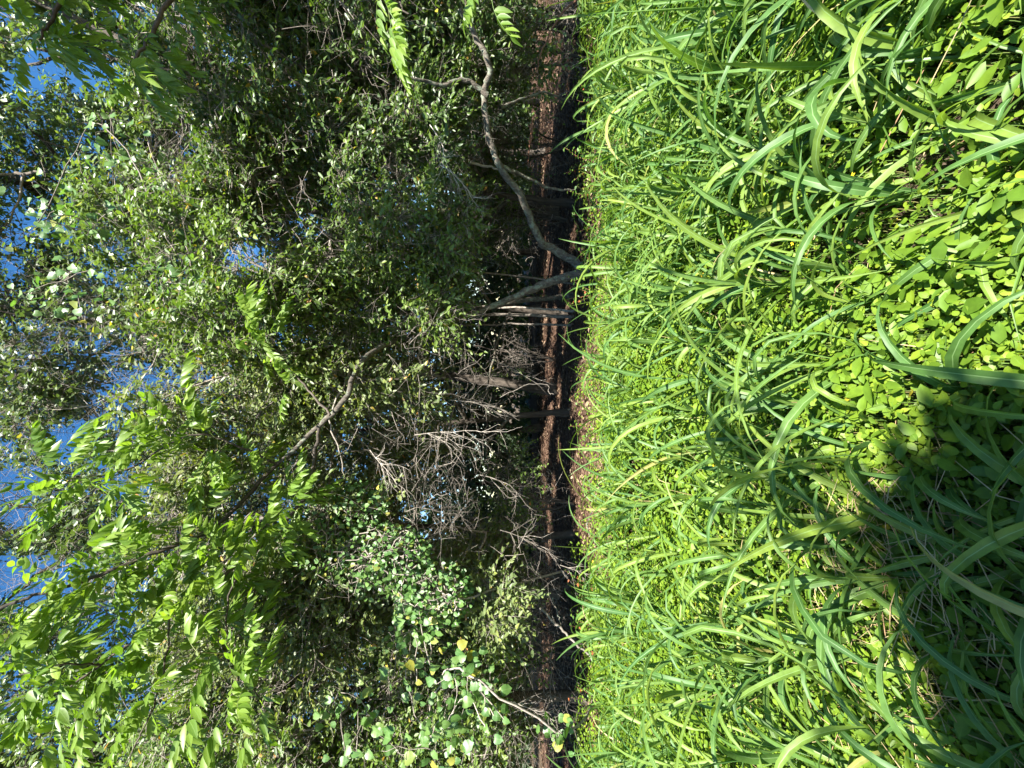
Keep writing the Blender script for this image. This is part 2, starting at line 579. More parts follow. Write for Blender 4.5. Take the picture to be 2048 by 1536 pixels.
# ---- the row of low oaks whose crowns hang over the dark hollow
OAKS = [  # base x, base y, trunk control points (relative), radius, label
    dict(x=-5.3, y=7.0, r=.13, lean=(.15, .1), label='thick dark trunked tree at the left end of the thicket, wrapped in vines'),
    dict(x=-3.0, y=8.2, r=.09, lean=(.5, -.6), label='leafy tree left of the middle over the dark hollow, many bare twigs'),
    dict(x=-.6, y=8.8, r=.10, lean=(-.3, -.9), label='leafy tree in the middle of the thicket behind the pale dead stems'),
    dict(x=1.5, y=9.0, r=.09, lean=(.3, -1.0), label='leafy tree right of the middle behind the forked leaning trunk'),
    dict(x=3.6, y=8.3, r=.10, lean=(.2, -.8), label='dense dark green tree at the right over the blackest hollow'),
    dict(x=6.0, y=7.0, r=.11, lean=(.1, -.5), label='dense small leaved tree at the far right edge of the thicket'),
]
lobes_by = [[] for _ in OAKS]
ox = np.array([o['x'] for o in OAKS])


lowrim = []


def bottom_edge(iy):
    """lower rim of the hanging foliage in the photo, by image row"""
    return float(np.interp(iy, [-200, 60, 250, 420, 560, 700, 850, 1000, 1120, 1300, 1450, 1700], [1060, 1000, 910, 915, 905, 915, 920, 930, 990, 1035, 1025, 1020]))


for layer, (dd, n, step) in enumerate(((0, 180, 115), (1.3, 150, 125), (3.2, 130, 150))):
    iy = -160
    while iy < 1720:
        be = bottom_edge(iy)
        ix = 380 if layer < 2 else 300
        while ix < be - 20:
            hgt = (be - ix) / 500.0
            d = 6.15 - .55 * min(hgt, 1.0) + dd + R.uniform(-.35, .35)
            jx, jy = R.uniform(-30, 30), R.uniform(-35, 35)
            hx = 85 if ix + 85 < be else max(30, be - ix)
            lb = px_lobe(ix + jx, iy + jy, d, hx, 95, .55 + .2 * layer, n if ix > 480 else int(n * .7))
            lobes_by[int(np.argmin(np.abs(ox - lb[0][0])))].append(lb)
            if ix + 150 > be and layer < 2:
                lowrim.append((int(np.argmin(np.abs(ox - lb[0][0]))), lb[0], lb[1]))
            ix += step * .85
        iy += step
for k in range(34):                              # extra lobes added mostly out of view to block light from the right hollow
    lobes_by[5].append((np.array([R.uniform(4.6, 8.0), R.uniform(3.9, 8.5), R.uniform(1.6, 6.5)]), (.9, .8, .8), 110))
for k in range(16):
    lobes_by[4].append((np.array([R.uniform(2.6, 6.0), R.uniform(7.2, 10), R.uniform(1.5, 3.5)]), (.8, .7, .6), 90))
SKYGAPS = [(490, 520, 55, 42), (290, 800, 120, 75), (60, 150, 75, 65), (190, 150, 70, 50), (250, 30, 60, 32), (30, 1000, 70, 80),
           (60, 1160, 130, 70), (230, 1270, 85, 65), (220, 700, 40, 30), (20, 520, 40, 60), (140, 870, 60, 50), (10, 20, 30, 40), (400, 250, 30, 20)]

for o, lobes in zip(OAKS, lobes_by):
    b = np.array([o['x'], o['y'], float(gz(o['x'], o['y'])) - .03])
    t = thing('oak_tree', o['label'], 'tree', b, 'trees of the low leafy thicket')
    TR = Soup()
    lx, ly = o['lean']
    h = 5.6
    p0 = limb(TR, [b, b + [lx * .15, ly * .2, .9], b + [lx * .5, ly * .45, 2.2], b + [lx * .9, ly * .9, 3.8], b + [lx * 1.2, ly * 1.2, h]],
              np.array([o['r'], o['r'] * .85, o['r'] * .7, o['r'] * .5, o['r'] * .25]) * .75, 10, 6, .012, True)
    TR.build('trunk', m_barkd, t)
    limbs = [p0]
    for k in range(6):
        LM = Soup()
        s = p0[8 + 2 * k]
        az = R.uniform(math.pi * 1.05, math.pi * 1.95) if k % 3 else R.uniform(0, 6.28)
        ln = R.uniform(1.3, 2.4)
        dv = np.array([math.cos(az), math.sin(az), 0]) * ln
        limbs.append(limb(LM, [s, s + dv * .35 + [0, 0, .35], s + dv * .7 + [0, 0, .5], s + dv + [0, 0, .45]], [o['r'] * .38, o['r'] * .28, o['r'] * .2, .012], 7, 5, .015))
        LM.build('limb', m_bark, t)
    LS, TS = Soup(), Soup()
    crown(LS, TS, lobes, limbs, (OAK, OVATE, OAK), leaf=(.065, .11), gap=.45, freq=1.0, wide=(.7, 1.05), gaps=SKYGAPS[:1])
    LS.build('crown', [m_oak, m_oak2, m_oak2, m_oak, m_oak3, m_oak3][OAKS.index(o)], t, 'stuff')
    for c, rad, n in lobes[::2]:
        dead_twigs(TS, c - np.array([0, .2, .1]), np.array(rad) * 1.1, 30 if o['x'] in (-3.0, -.6) else 24)
    for j, c, rad in lowrim:
        if j == OAKS.index(o):
            dead_twigs(TS, c - np.array([0, .1, .35]), np.array(rad) * [1.2, 1, .8], 34, (.25, .8), .0026)
    TS.build('twigs', m_twig, t, 'stuff')

# ---- the tall trees behind, against the sky
TALL = [
    dict(p=[(1180, 1180, 10.5), (800, 1150, 10.3), (420, 1120, 10), (100, 1090, 9.8), (-150, 1080, 9.6)], r=.16, U=(950, 1330), dens=70,
         label='tall twiggy tree behind the bright pinnate leaves on the left'),
    dict(p=[(1180, 780, 11), (800, 740, 10.6), (420, 690, 9.6), (250, 650, 9.2), (40, 620, 9), (-180, 560, 8.8)], r=.12, U=(560, 940), dens=80,
         label='tall dark trunked tree in the middle with sky showing through its bare twigs'),
    dict(p=[(1180, 420, 10.5), (800, 430, 10.2), (450, 400, 9.6), (150, 380, 9.2), (-150, 330, 9)], r=.17, U=(190, 560), dens=110,
         label='tall tree right of the middle with pale glinting leaves against the sky'),
    dict(p=[(1180, 30, 9), (800, 80, 8.6), (450, 150, 8), (200, 60, 7.6), (-100, -80, 7)], r=.15, U=(-200, 190), dens=85,
         label='tall dark leaved tree at the upper right with slanting limbs'),
    dict(p=[(1180, 1560, 9.5), (800, 1540, 9.2), (450, 1500, 9), (100, 1480, 8.8)], r=.15, U=(1330, 1750), dens=80,
         label='tall leafy tree at the far left behind the vines'),
]
for o in TALL:
    pts = [at(*q) for q in o['p']]
    pts[0][2] = float(gz(pts[0][0], pts[0][1])) - .03
    t = thing('tall_tree', o['label'], 'tree', pts[0], 'tall trees behind the thicket')
    TR = Soup()
    n = len(pts)
    p0 = limb(TR, pts, np.linspace(o['r'], o['r'] * .25, n), 10, 6, .015, True)
    TR.build('trunk', m_barkd, t)
    limbs = [p0]
    for k in range(9):
        LM = Soup()
        i = int(len(p0) * (.45 + .06 * k))
        if i >= len(p0):
            break
        s = p0[i]
        u0, u1 = o['U']
        tx = at(R.uniform(-100, 350), R.uniform(u0, u1), R.uniform(7.6, 10.5))
        m = (s + tx) / 2 + np.array([R.uniform(-.3, .3), R.uniform(-.3, .3), R.uniform(-.4, .2)])
        limbs.append(limb(LM, [s, s * .7 + m * .3 + [0, 0, -.05], m, tx], [o['r'] * .4, o['r'] * .3, o['r'] * .2, .012], 7, 5, .03))
        LM.build('limb', m_barkd, t)
    lobes = []
    u0, u1 = o['U']
    for ix in range(-230, 690, 115):
        for iy in range(int(u0) + 50, int(u1), 120):
            lobes.append(px_lobe(ix + R.uniform(-40, 40), iy + R.uniform(-40, 40), R.uniform(7.5, 10.2) if ix < 450 else R.uniform(9.6, 11.6), 95, 95, .9, int(o['dens'] * (2.6 if ix > 120 else 2.2))))
    LS, TS = Soup(), Soup()
    crown(LS, TS, lobes, limbs, (OVATE, OAK, ROUND), twig=(.25, .5), nleaf=9, leaf=(.075, .13), gap=.45, freq=1.1, gaps=SKYGAPS, brad=.026)
    LS.build('crown', m_high2 if o['U'][0] in (950, 560) else m_high, t, 'stuff')
    for c, rad, _ in lobes:
        cx, cy, _d = to_px(c)
        k = 64 if 540 < cy < 1150 else 14
        dead_twigs(TS, c, np.array(rad) * 1.2, k, (.4, 1.2), .004)
    TS.build('twigs', m_twig, t, 'stuff')

# ---- trees deep in the wood
DEEP = [(-10, 15.5), (-6.6, 14.0), (-3.9, 16.0), (-1.6, 15.2), (.6, 16.4), (2.7, 15.0), (5.2, 16.2), (7.6, 13.6), (10.6, 15.6)]
DEEP_L = ['at the far left', 'behind the vine covered trunk', 'left of the tangle of bare twigs', 'behind the tangle of bare twigs', 'straight behind the pale dead stems',
          'behind the forked leaning trunk', 'behind the black hollow on the right', 'behind the hanging branch on the right', 'at the far right']
for (x, y), lb in zip(DEEP, DEEP_L):
    b = np.array([x, y, float(gz(x, y)) - .03])
    t = thing('forest_tree', 'shadowy green tree deep in the wood ' + lb, 'tree', b, 'shadowy trees deep in the wood')
    TR = Soup()
    r = R.uniform(.09, .16)
    p0 = limb(TR, [b, b + [R.uniform(-.2, .2), 0, 2.], b + [R.uniform(-.5, .5), R.uniform(-.3, .3), 4.5], b + [R.uniform(-.8, .8), R.uniform(-.5, .2), 8.]], [r, r * .85, r * .6, r * .2], 8, 6, .02, True)
    TR.build('trunk', m_barkd, t)
    lobes = []
    for k in range(19):
        z = R.uniform(2.2, 9.5) if k > 4 else R.uniform(1.3, 3)
        lobes.append((b + np.array([R.uniform(-1.9, 1.9), R.uniform(-1.6, 1.4), z]), (1.35, 1.15, 1.0), 80))
    LS, TS = Soup(), Soup()
    crown(LS, TS, lobes, [p0], (OVATE, OAK), twig=(.3, .6), nleaf=8, leaf=(.10, .16), gap=.4, freq=.9)
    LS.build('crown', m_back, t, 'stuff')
    TS.build('twigs', m_twig, t, 'stuff')

# twiggy undergrowth shrubs inside the dark hollow
for (iy, d, lab) in [(20, 6.6, 'under the leaves hanging in at the right'), (120, 6.7, 'right of the white bent branch'), (60, 7.6, 'at the far right'), (290, 8.4, 'behind the white bent branch'), (440, 9.2, 'behind the forked leaning trunk'), 
                     (720, 11.5, 'left of the pale dead stems'), (1010, 8.2, 'left of the dead twig fans'), (1150, 7.8, 'behind the fallen branch'),
                     (1300, 7.2, 'under the broad vine leaves'), (1450, 6.9, 'at the far left')]:
    p = at(1100, iy, d)
    b = np.array([p[0], p[1], float(gz(p[0], p[1]))])
    t = thing('undergrowth_shrub', 'shaded twiggy shrub in the dark hollow ' + lab, 'shrub', b, 'twiggy shrubs in the dark hollow')
    S = Soup()
    ls = []
    for k in range(5):
        e = b + np.array([R.uniform(-.8, .8), R.uniform(-.4, .4), R.uniform(1.4, 2.4)])
        ls.append(limb(S, [b, b * .6 + e * .4 + [0, 0, .2], e], [.022, .014, .006], 6, 5, .02))
    S.build('stems', m_barkd, t, 'stuff')
    LS, TS = Soup(), Soup()
    crown(LS, TS, [(b + np.array([R.uniform(-.8, .8), R.uniform(-.2, .4), R.uniform(1.0, 1.9)]), (.8, .5, .55), 34) for k in range(5)], [np.concatenate(ls)], (OAK, OVATE), leaf=(.05, .09), gap=.4, brad=.012)
    dead_twigs(TS, b + np.array([0, 0, 1.0]), (1.1, .5, .8), 110, (.3, .9), .004)
    LS.build('foliage', m_oak, t, 'stuff')
    TS.build('twigs', m_twig, t, 'stuff')

# far wood, one mass
LS = Soup()
n = 42000
a = np.stack([rng.uniform(-26, 26, n), rng.uniform(19, 24, n), rng.random(n) ** 1.1 * 10 + .1], -1)
a = a[(vnoise(a * .5) > .3) | (a[:, 2] < 3)]
n = len(a)
place(LS, OVATE, a, norm(rng.normal(size=(n, 3)) + [0, 0, -.4]), norm(rng.normal(0, .5, (n, 3)) + [.2, -.5, .7]), rng.uniform(.25, .5, n), rng.random(n))
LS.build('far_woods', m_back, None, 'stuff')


# ---- pinnate leaved trees (long drooping leaflets)
def leaf_variant(seed, n_pairs=5, L=.36):
    r = np.random.default_rng(seed)
    k = 9
    t = np.linspace(0, 1, k)
    sag = r.uniform(.12, .45)
    bend = r.uniform(-.12, .12)
    P = np.stack([bend * t * t, t * (1 - .18 * sag * t), -sag * t * t], -1) * L
    lf = []
    for i in range(n_pairs):
        s = .26 + .68 * i / (n_pairs - 1)
        j = int(s * (k - 1))
        p = P[j] + (P[min(j + 1, k - 1)] - P[j]) * (s * (k - 1) - j)
        tan = norm(P[min(j + 1, k - 1)] - P[j])
        for sg in (-1, 1):
            d = norm(np.array([sg * r.uniform(.45, .8), .3 + .25 * s, r.uniform(-1.3, -.6)]))
            nn = norm(np.array([sg * .5, -.2, .55]) + r.normal(0, .25, 3))
            lf.append((p, d, nn, r.uniform(.105, .15) * (.72 + .5 * math.sin(math.pi * (.2 + .7 * s)))))
    lf.append((P[-1], norm(P[-1] - P[-2] + [0, 0, -.01]), np.array([0, .2, 1.]), r.uniform(.11, .145)))
    return P, lf


def one_leaf_mesh(name, P, lf, mat):
    S = Soup()
    tubes(S, P[None], np.linspace(.0026, .0011, len(P))[None], 4, .9)
    for i, (p, d, nn, s) in enumerate(lf):
        place(S, PECAN[i % 4], p[None], d[None], nn[None], s, np.array([R.random() * .35]), np.array([R.uniform(.85, 1.15)]))
    return S.mesh(name, mat)


VARS = [leaf_variant(100 + i, 5 + i % 2, .37 + .03 * (i % 4)) for i in range(10)]
VMESH = [one_leaf_mesh('leaf', P, lf, m_pecan) for P, lf in VARS]
RACH = []
LEAFLET = []
for P, lf in VARS:
    S = Soup()
    tubes(S, P[None], np.linspace(.0026, .0011, len(P))[None], 4, .9)
    RACH.append(S.mesh('leaf', m_stem))
for i in range(4):
    S = Soup()
    place(S, PECAN[i], np.zeros((1, 3)), np.array([[0, 1., 0]]), np.array([[0, 0, 1.]]), 1.0, np.array([.1 * i]))
    LEAFLET.append(S.mesh('leaflet', m_pecan))


def basis(d, nn):
    Y = norm(np.asarray(d, float))
    X = norm(np.cross(Y, nn))
    Z = np.cross(X, Y)
    return Matrix(((X[0], Y[0], Z[0]), (X[1], Y[1], Z[1]), (X[2], Y[2], Z[2])))


def pinnate_tree(name, label, base, limbs_px, n_leaf, n_split, out_from, gaps=None, trunk_pts=None, spread=.5, size=(.85, 1.2)):
    t = thing(name, label, 'tree', base)
    lines = []
    for i, (pts, rad) in enumerate(limbs_px):
        S = Soup()
        lines.append(limb(S, pts, rad, 8, 7, .008, i == 0))
        S.build('trunk' if i == 0 else 'limb', m_bark if i == 0 else m_barkd, t)
    SH = Soup()
    cand = []
    for i, l in enumerate(lines):
        f = out_from[i]
        if f is None:
            continue
        seg = l[int(len(l) * f):]
        cand.append(seg)
    lens = np.array([np.linalg.norm(np.diff(c, axis=0), axis=1).sum() for c in cand])
    made = 0
    tries = 0
    items = []
    while made < n_leaf and tries < n_leaf * 12:
        tries += 1
        c = cand[rng.choice(len(cand), p=lens / lens.sum())]
        q = c[rng.integers(len(c))]
        az = R.uniform(0, 6.283)
        dv = np.array([math.cos(az), math.sin(az) * .8, R.uniform(-.15, .75)])
        dv = norm(dv)
        off = abs(R.gauss(0, spread))
        p = q + dv * off
        pp = np.array([p])
        if gaps and in_gap(pp + [0, 0, -.1], gaps)[0]:
            continue
        px, py, dp = to_px(p)
        if dp < 1.9 or np.linalg.norm(p - CAM) < 2.0:
            continue
        if off > .05:
            m = (q + p) / 2 + np.array([0, 0, .04])
            tubes(SH, np.array([[q, m, p]]), np.array([[.005, .004, .0028]]), 4)
        items.append((np.linalg.norm(p - CAM), p, norm(dv * [1, 1, .5] + rng.normal(0, .35, 3) + [0, 0, .1])))
        made += 1
    items.sort(key=lambda e: e[0])
    for k, (dist, p, d) in enumerate(items):
        v = k % len(VARS)
        nn = norm(np.array([0, 0, 1.]) + rng.normal(0, .25, 3))
        s = R.uniform(*size)
        px, py, _ = to_px(p)
        inside = -60 < px < 2100 and -60 < py < 1600
        split = n_split > 0 and inside
        o = bpy.data.objects.new('leaf', RACH[v] if split else VMESH[v])
        COL.objects.link(o)
        o.parent = t
        o.matrix_local = Matrix.Translation(Vector(p - np.array(t.location))) @ (basis(d, nn) * s).to_4x4()
        if split:
            n_split -= 1
            for j, (lp, ld, ln, ls) in enumerate(VARS[v][1]):
                c = bpy.data.objects.new('leaflet', LEAFLET[j % 4])
                COL.objects.link(c)
                c.parent = o
                c.matrix_local = Matrix.Translation(Vector(lp)) @ (basis(ld, ln) * ls).to_4x4()
    SH.build('twigs', m_stem, t, 'stuff')
    return t


b = at(1150, 590, 8.4)
b[2] = float(gz(b[0], b[1])) - .03
Lp = lambda *q: [at(*e) for e in q]
pinnate_tree('pinnate_tree', 'slanting tree with long bright pinnate leaves arching over the left of the thicket', b, [
    ([b] + Lp((1000, 610, 7.90), (850, 660, 7.00), (735, 712, 5.50), (690, 800, 5.10), (640, 850, 5.20), (555, 928, 5.20)), [.05, .046, .042, .038, .034, .03, .024]),
    (Lp((555, 928, 5.20), (430, 1052, 4.80), (300, 1110, 4.45), (200, 1150, 4.21), (90, 1185, 3.98), (0, 1215, 3.86), (-160, 1270, 3.74)), [.028, .024, .021, .019, .016, .014, .009]),
    (Lp((640, 850, 5.20), (620, 960, 5.20), (590, 1020, 5.03), (480, 1130, 4.68), (340, 1225, 4.33), (200, 1330, 4.09), (60, 1440, 3.86)), [.024, .022, .02, .017, .013, .01, .006]),
    (Lp((660, 830, 5.00), (600, 760, 5.20), (545, 700, 5.03), (500, 650, 4.80)), [.016, .012, .009, .005]),
    (Lp((555, 928, 5.20), (470, 890, 4.91), (380, 870, 4.68), (250, 940, 4.45), (130, 960, 4.21)), [.014, .012, .01, .008, .004]),
    (Lp((480, 1130, 4.68), (450, 1240, 4.33), (490, 1330, 4.09), (520, 1400, 3.98)), [.012, .01, .008, .005]),
    (Lp((340, 1225, 4.33), (330, 1330, 4.09), (300, 1430, 3.86), (250, 1530, 3.74)), [.01, .009, .007, .005]),
    (Lp((200, 1330, 4.09), (120, 1330, 3.86), (40, 1350, 3.74)), [.009, .007, .004]),
], 280, 26, [None, .05, .3, .35, .3, .3, .2, .1], gaps=[(50, 1160, 100, 55), (225, 1270, 70, 52), (290, 800, 90, 70)], spread=.26, size=(.9, 1.3))

b = np.array([5.2, 2.9, float(gz(5.2, 2.9)) - .03])
pinnate_tree('pinnate_tree', 'overhanging tree whose dark pinnate leaves hang in from the right edge', b, [
    ([b, b + [-.1, 0, 1.5], b + [-.5, 0, 3.2], b + [-1.2, -.1, 5.]], [.14, .12, .1, .06]),
    ([b + [-.3, 0, 2.4]] + Lp((700, -120, 3.2), (740, -50, 3.0), (790, -5, 2.9), (815, 30, 2.85)), [.03, .02, .012, .008, .005]),
    ([b + [-.2, 0, 2.1]] + Lp((900, -120, 2.9), (960, -70, 2.85), (980, -30, 2.8), (1000, 0, 2.75)), [.025, .016, .01, .007, .004]),
    ([b + [-.8, 0, 4.]] + Lp((420, -150, 3.4), (330, 20, 3.2), (270, 120, 3.1)), [.04, .025, .016, .01]),
    ([b + [-1.1, -.1, 4.8]] + Lp((150, -100, 3.2), (110, 20, 3.1), (80, 80, 3.)), [.035, .022, .014, .006]),
], 74, 14, [None, .6, .62, .35, .35], gaps=[(60, 150, 50, 45), (190, 160, 60, 40), (250, 30, 40, 22)], spread=.16, size=(.7, .95))


# ---- climbing vines with broad round leaves
def vine(label, mat, spots, n, leafsz, tpl, parts=True, ground=None, gaps=None):
    b = ground
    t = thing('grape_vine', label, 'vine', b)
    ST = Soup()
    pts = []
    for (ix, iy, d, hx, hy, hd, w) in spots:
        c = at(ix, iy, d)
        k = int(n * w)
        a = c + norm(rng.normal(size=(k, 3))) * rng.random((k, 1)) ** .45 * np.array([hy / F_PX * d, hd, hx / F_PX * d])
        a = a[~in_gap(a, gaps)]
        pts.append(a)
        # stems run through the patch
        for j in range(max(2, k // 16)):
            q = a[rng.choice(len(a), 4, replace=False)]
            q = q[np.argsort(q[:, 2])]
            p, r = smooth_line(q, [.007, .006, .004, .002], 5, .015)
            tubes(ST, p[None], r[None], 4)
    lo = np.concatenate(pts)
    q = lo[np.argsort(lo[:, 2])[::max(1, len(lo) // 5)]]
    p, r = smooth_line(np.vstack([[b], q]), np.linspace(.016, .005, len(q) + 1), 6, .02)
    tubes(ST, p[None], r[None], 6)
    ST.build('stems', m_twig, t, 'stuff')
    k = len(lo)
    d = norm(rng.normal(0, .45, (k, 3)) + [0, -.2, -.85])
    nn = norm(rng.normal(0, .38, (k, 3)) + [.3, -.75, .55])
    sc = rng.uniform(*leafsz, k)
    if not parts:
        LS = Soup()
        place(LS, tpl, lo, d, nn, sc, rng.random(k) * .98, rng.uniform(.85, 1.1, k))
        LS.build('foliage', mat, t, 'stuff')
        return t
    mv = []
    for i in range(6):
        S = Soup()
        tv = tpl[0].copy()
        tv[:, 2] += rng.normal(0, .035, len(tv))
        tv[:, 0] *= R.uniform(.85, 1.1)
        place(S, (tv, tpl[1], tpl[2]), np.zeros((1, 3)), np.array([[0, 1., 0]]), np.array([[0, 0, 1.]]), 1.0, np.array([.12 * i]))
        tubes(S, np.array([[[0, -.5, .18], [0, -.25, .03], [0, 0, 0]]]), np.array([[.014, .012, .012]]), 3, .8)
        mv.append(S.mesh('leaf', mat))
    for i in range(k):
        o = bpy.data.objects.new('leaf', mv[i % 6])
        COL.objects.link(o)
        o.parent = t
        o.matrix_local = Matrix.Translation(Vector(lo[i] - b)) @ (basis(d[i], nn[i]) * float(sc[i])).to_4x4()
    return t


vine('broad leaved grape vine draped over the lower left of the thicket', m_grape,
     [(930, 1390, 4.9, 90, 110, .4, .3), (820, 1280, 5.1, 80, 110, .4, .3), (850, 1480, 4.9, 120, 60, .4, .18), (1110, 1465, 4.8, 40, 40, .3, .06), (700, 1430, 5.0, 90, 100, .4, .16)],
     300, (.055, .125), GRAPE, True, np.array([-4.3, 6.2, 0.0]))
vine('pale round leaved vine climbing high between the tall trees', m_grape,
     [(250, 330, 6.2, 90, 110, .6, .2), (370, 560, 5.8, 80, 55, .4, .25), (110, 420, 6.2, 90, 90, .5, .2), (130, 590, 6.0, 100, 70, .5, .2), (430, 480, 6.0, 60, 70, .5, .15)],
     290, (.075, .125), GRAPE, True, np.array([1.9, 7.9, 0.0]), SKYGAPS[:1])
vine('curtain of small pale vine leaves in full sun on the left', m_grape,
     [(640, 1090, 5.4, 95, 85, .4, .25), (760, 1120, 5.3, 110, 75, .4, .3), (620, 1230, 5.5, 60, 90, .4, .15), (860, 1190, 5.3, 90, 70, .4, .2), (720, 1010, 5.5, 60, 50, .4, .1)],
     4600, (.04, .075), ROUND, False, np.array([-3.0, 6.9, 0.0]))


# ---- leaning forked trunk and other bare wood
def wood(name, label, cat, base, parts, mat, group=None, tw=None):
    t = thing(name, label, cat, base, group)
    for nm, pts, rad in parts:
        S = Soup()
        limb(S, pts, rad, 8, 6, .008)
        S.build(nm, mat, t)
    if tw:
        S = Soup()
        for c, rr, n in tw:
            dead_twigs(S, c, rr, n, (.15, .5), .003)
        S.build('twigs', mat, t, 'stuff')
    return t


b = at(1142, 545, 6.9)
b[2] = float(gz(b[0], b[1])) - .02
wood('leaning_tree', 'grey forked trunk leaning low across the dark hollow right of the middle', 'tree', b, [
    ('trunk', [b] + Lp((1110, 500, 6.7), (1080, 480, 6.5), (1045, 400, 6.1), (1000, 335, 5.8), (975, 260, 5.6), (970, 180, 5.4), (980, 130, 5.2), (920, 20, 5.0)), [.078, .066, .06, .052, .047, .046, .042, .038, .03]),
    ('limb', [b + [0, 0, .1]] + Lp((1100, 565, 6.8), (1040, 588, 6.7), (985, 612, 6.6), (935, 632, 6.5), (820, 650, 6.3)), [.08, .07, .055, .045, .04, .025]),
    ('limb', Lp((975, 190, 5.4), (930, 160, 5.3), (880, 170, 5.2), (800, 150, 5.0)), [.035, .03, .024, .014]),
], m_bark)
for j, (iy, w, top, bot) in enumerate(((622, .03, 900, 1062), (634, .045, 880, 1068), (650, .028, 890, 1062))):
    b = at(bot, iy, 8.3 + .15 * j)
    zz = float(gz(b[0], b[1]))
    b = np.array([b[0], b[1], zz])
    tp = at(top, iy - 12 + 6 * j, 8.3 + .15 * j)
    wood('dead_tree', ['slim pale dead stem, right one of the upright group in the hollow', 'thickest pale dead stem in the middle of the upright group in the hollow',
                       'slim pale dead stem, left one of the upright group in the hollow'][j], 'dead tree', b,
         [('trunk', [b, b * .6 + tp * .4 + [.02, 0, 0], tp, tp + [.1, -.1, .8]], np.array([w * 1.2, w, w * .9, w * .5]) * .72)], m_twig, 'pale dead stems in the hollow')
for j, (pts, r0, lab) in enumerate([
    (Lp((1000, 330, 6.0), (1040, 350, 6.2), (1100, 375, 6.5), (1150, 380, 6.7)), .03, 'pale broken branch leaning on the forked trunk at the right'),
    (Lp((940, 325, 6.0), (990, 335, 6.1), (1030, 345, 6.2)), .022, 'short pale snag above the forked trunk at the right'),
    (Lp((1000, 215, 5.6), (1040, 200, 5.8), (1090, 185, 6.0), (1140, 205, 6.3)), .024, 'pale bent branch crossing the black hollow at the right'),
    (Lp((1180, -20, 4.4), (1130, 20, 4.6), (1085, 100, 4.9), (1075, 140, 5.)), .012, 'thin tan cane arching across the black hollow at the right edge'),
    (Lp((1000, 795, 6.3), (1050, 772, 6.4), (1095, 770, 6.5), (1098, 785, 6.4), (1108, 788, 6.3)), .0055, 'thin white stick hanging over the litter in the middle of the hollow'),
    (Lp((1080, 1215, 5.8), (1125, 1262, 5.7), (1165, 1300, 5.6), (1205, 1325, 5.6), (1232, 1342, 5.5)), .02, 'fallen pale branch with forks lying at the left edge of the grass'),
    (Lp((1105, 1195, 5.9), (1118, 1235, 5.8), (1125, 1262, 5.7)), .012, 'short grey fork above the fallen branch at the left'),
    (Lp((1178, 960, 6.3), (1190, 1000, 6.1), (1175, 1050, 6.0), (1190, 1090, 5.9)), .014, 'crooked grey stick lying at the edge of the grass in the middle'),
    (Lp((700, 745, 5.6), (660, 840, 5.3), (680, 900, 5.3), (690, 960, 5.4)), .014, 'sunlit bare bough drooping below the bright pinnate leaves'),
    (Lp((1065, 240, 6.0), (1060, 290, 6.1), (1055, 330, 6.3)), .014, 'reddish bent stem in the black hollow at the right'),
]):
    wood('bare_branch', lab, 'branch', pts[0], [('bough', pts, np.linspace(r0, r0 * .45, len(pts)))], (m_red if j in (3, 9) else m_bark if j in (0, 2, 6, 7) else m_twig if j in (4, 5) else m_pale), None)


def spray(S, p, d, L, r, depth, nb=5, spread=.7):
    pts = [np.asarray(p, float)]
    dd = norm(np.asarray(d, float))
    for i in range(5):
        pts.append(pts[-1] + dd * L / 5)
        dd = norm(dd + rng.normal(0, .16, 3))
    P = np.array(pts)
    tubes(S, P[None], np.linspace(r, r * .4, 6)[None], 4)
    if depth:
        for i in range(nb):
            k = 1 + i % 5
            spray(S, P[k], norm(dd * 1. + rng.normal(0, spread, 3)), L * R.uniform(.35, .6), r * .55, depth - 1, nb - 1, spread)


SPR = [(830, 870, 5.9, (.15, -.2, -1), .95, 'pale dead twig fan hanging over the litter left of the middle'),
       (900, 800, 5.9, (-.1, -.1, -1), .7, 'pale dead twig fan hanging in the middle beside the thin white stick'),
       (860, 250, 5.3, (-.5, -.2, -.3), .7, 'white bare twig tangle above the forked trunk at the right'),
       (880, 330, 5.4, (-.4, -.2, -.6), .6, 'lower white bare twig tangle left of the pale snag'),
       (960, 950, 6.4, (-.2, -.1, -1), .8, 'grey bare twig tangle in the hollow left of the middle'),
       (1000, 1060, 6.2, (-.2, -.2, -.9), .8, 'grey arching dead twigs above the litter on the left'),
       (980, 720, 7.2, (-.2, -.1, -.7), .8, 'brown fine twig tangle low in the hollow in the middle'),
       (1010, 1400, 5.3, (-.2, -.1, -.8), .8, 'pale bare twigs hanging under the broad vine leaves'),
       (150, 640, 8.0, (-.2, -.2, .8), 1.5, 'bare grey twigs against the sky in the tall middle tree'),
       (250, 780, 7.8, (-.3, -.2, .5), 1.5, 'bare grey twigs round the blue sky gap in the middle'),
       (1120, 1130, 6.0, (-.1, -.2, -.5), .6, 'low tangle of pale twigs at the left edge of the litter'),
       (740, 900, 5.4, (-.3, -.2, -.3), .7, 'sunlit bare twigs among the small leaves left of the middle')]
for ix, iy, d, dv, L, lab in SPR:
    p = at(ix, iy, d)
    t = thing('dead_twig_spray', lab, 'dead twigs', p)
    S = Soup()
    spray(S, p, dv, L, .0065, 2, 7, .42)
    S.build('twig', m_pale if ix < 900 else m_twig, t)

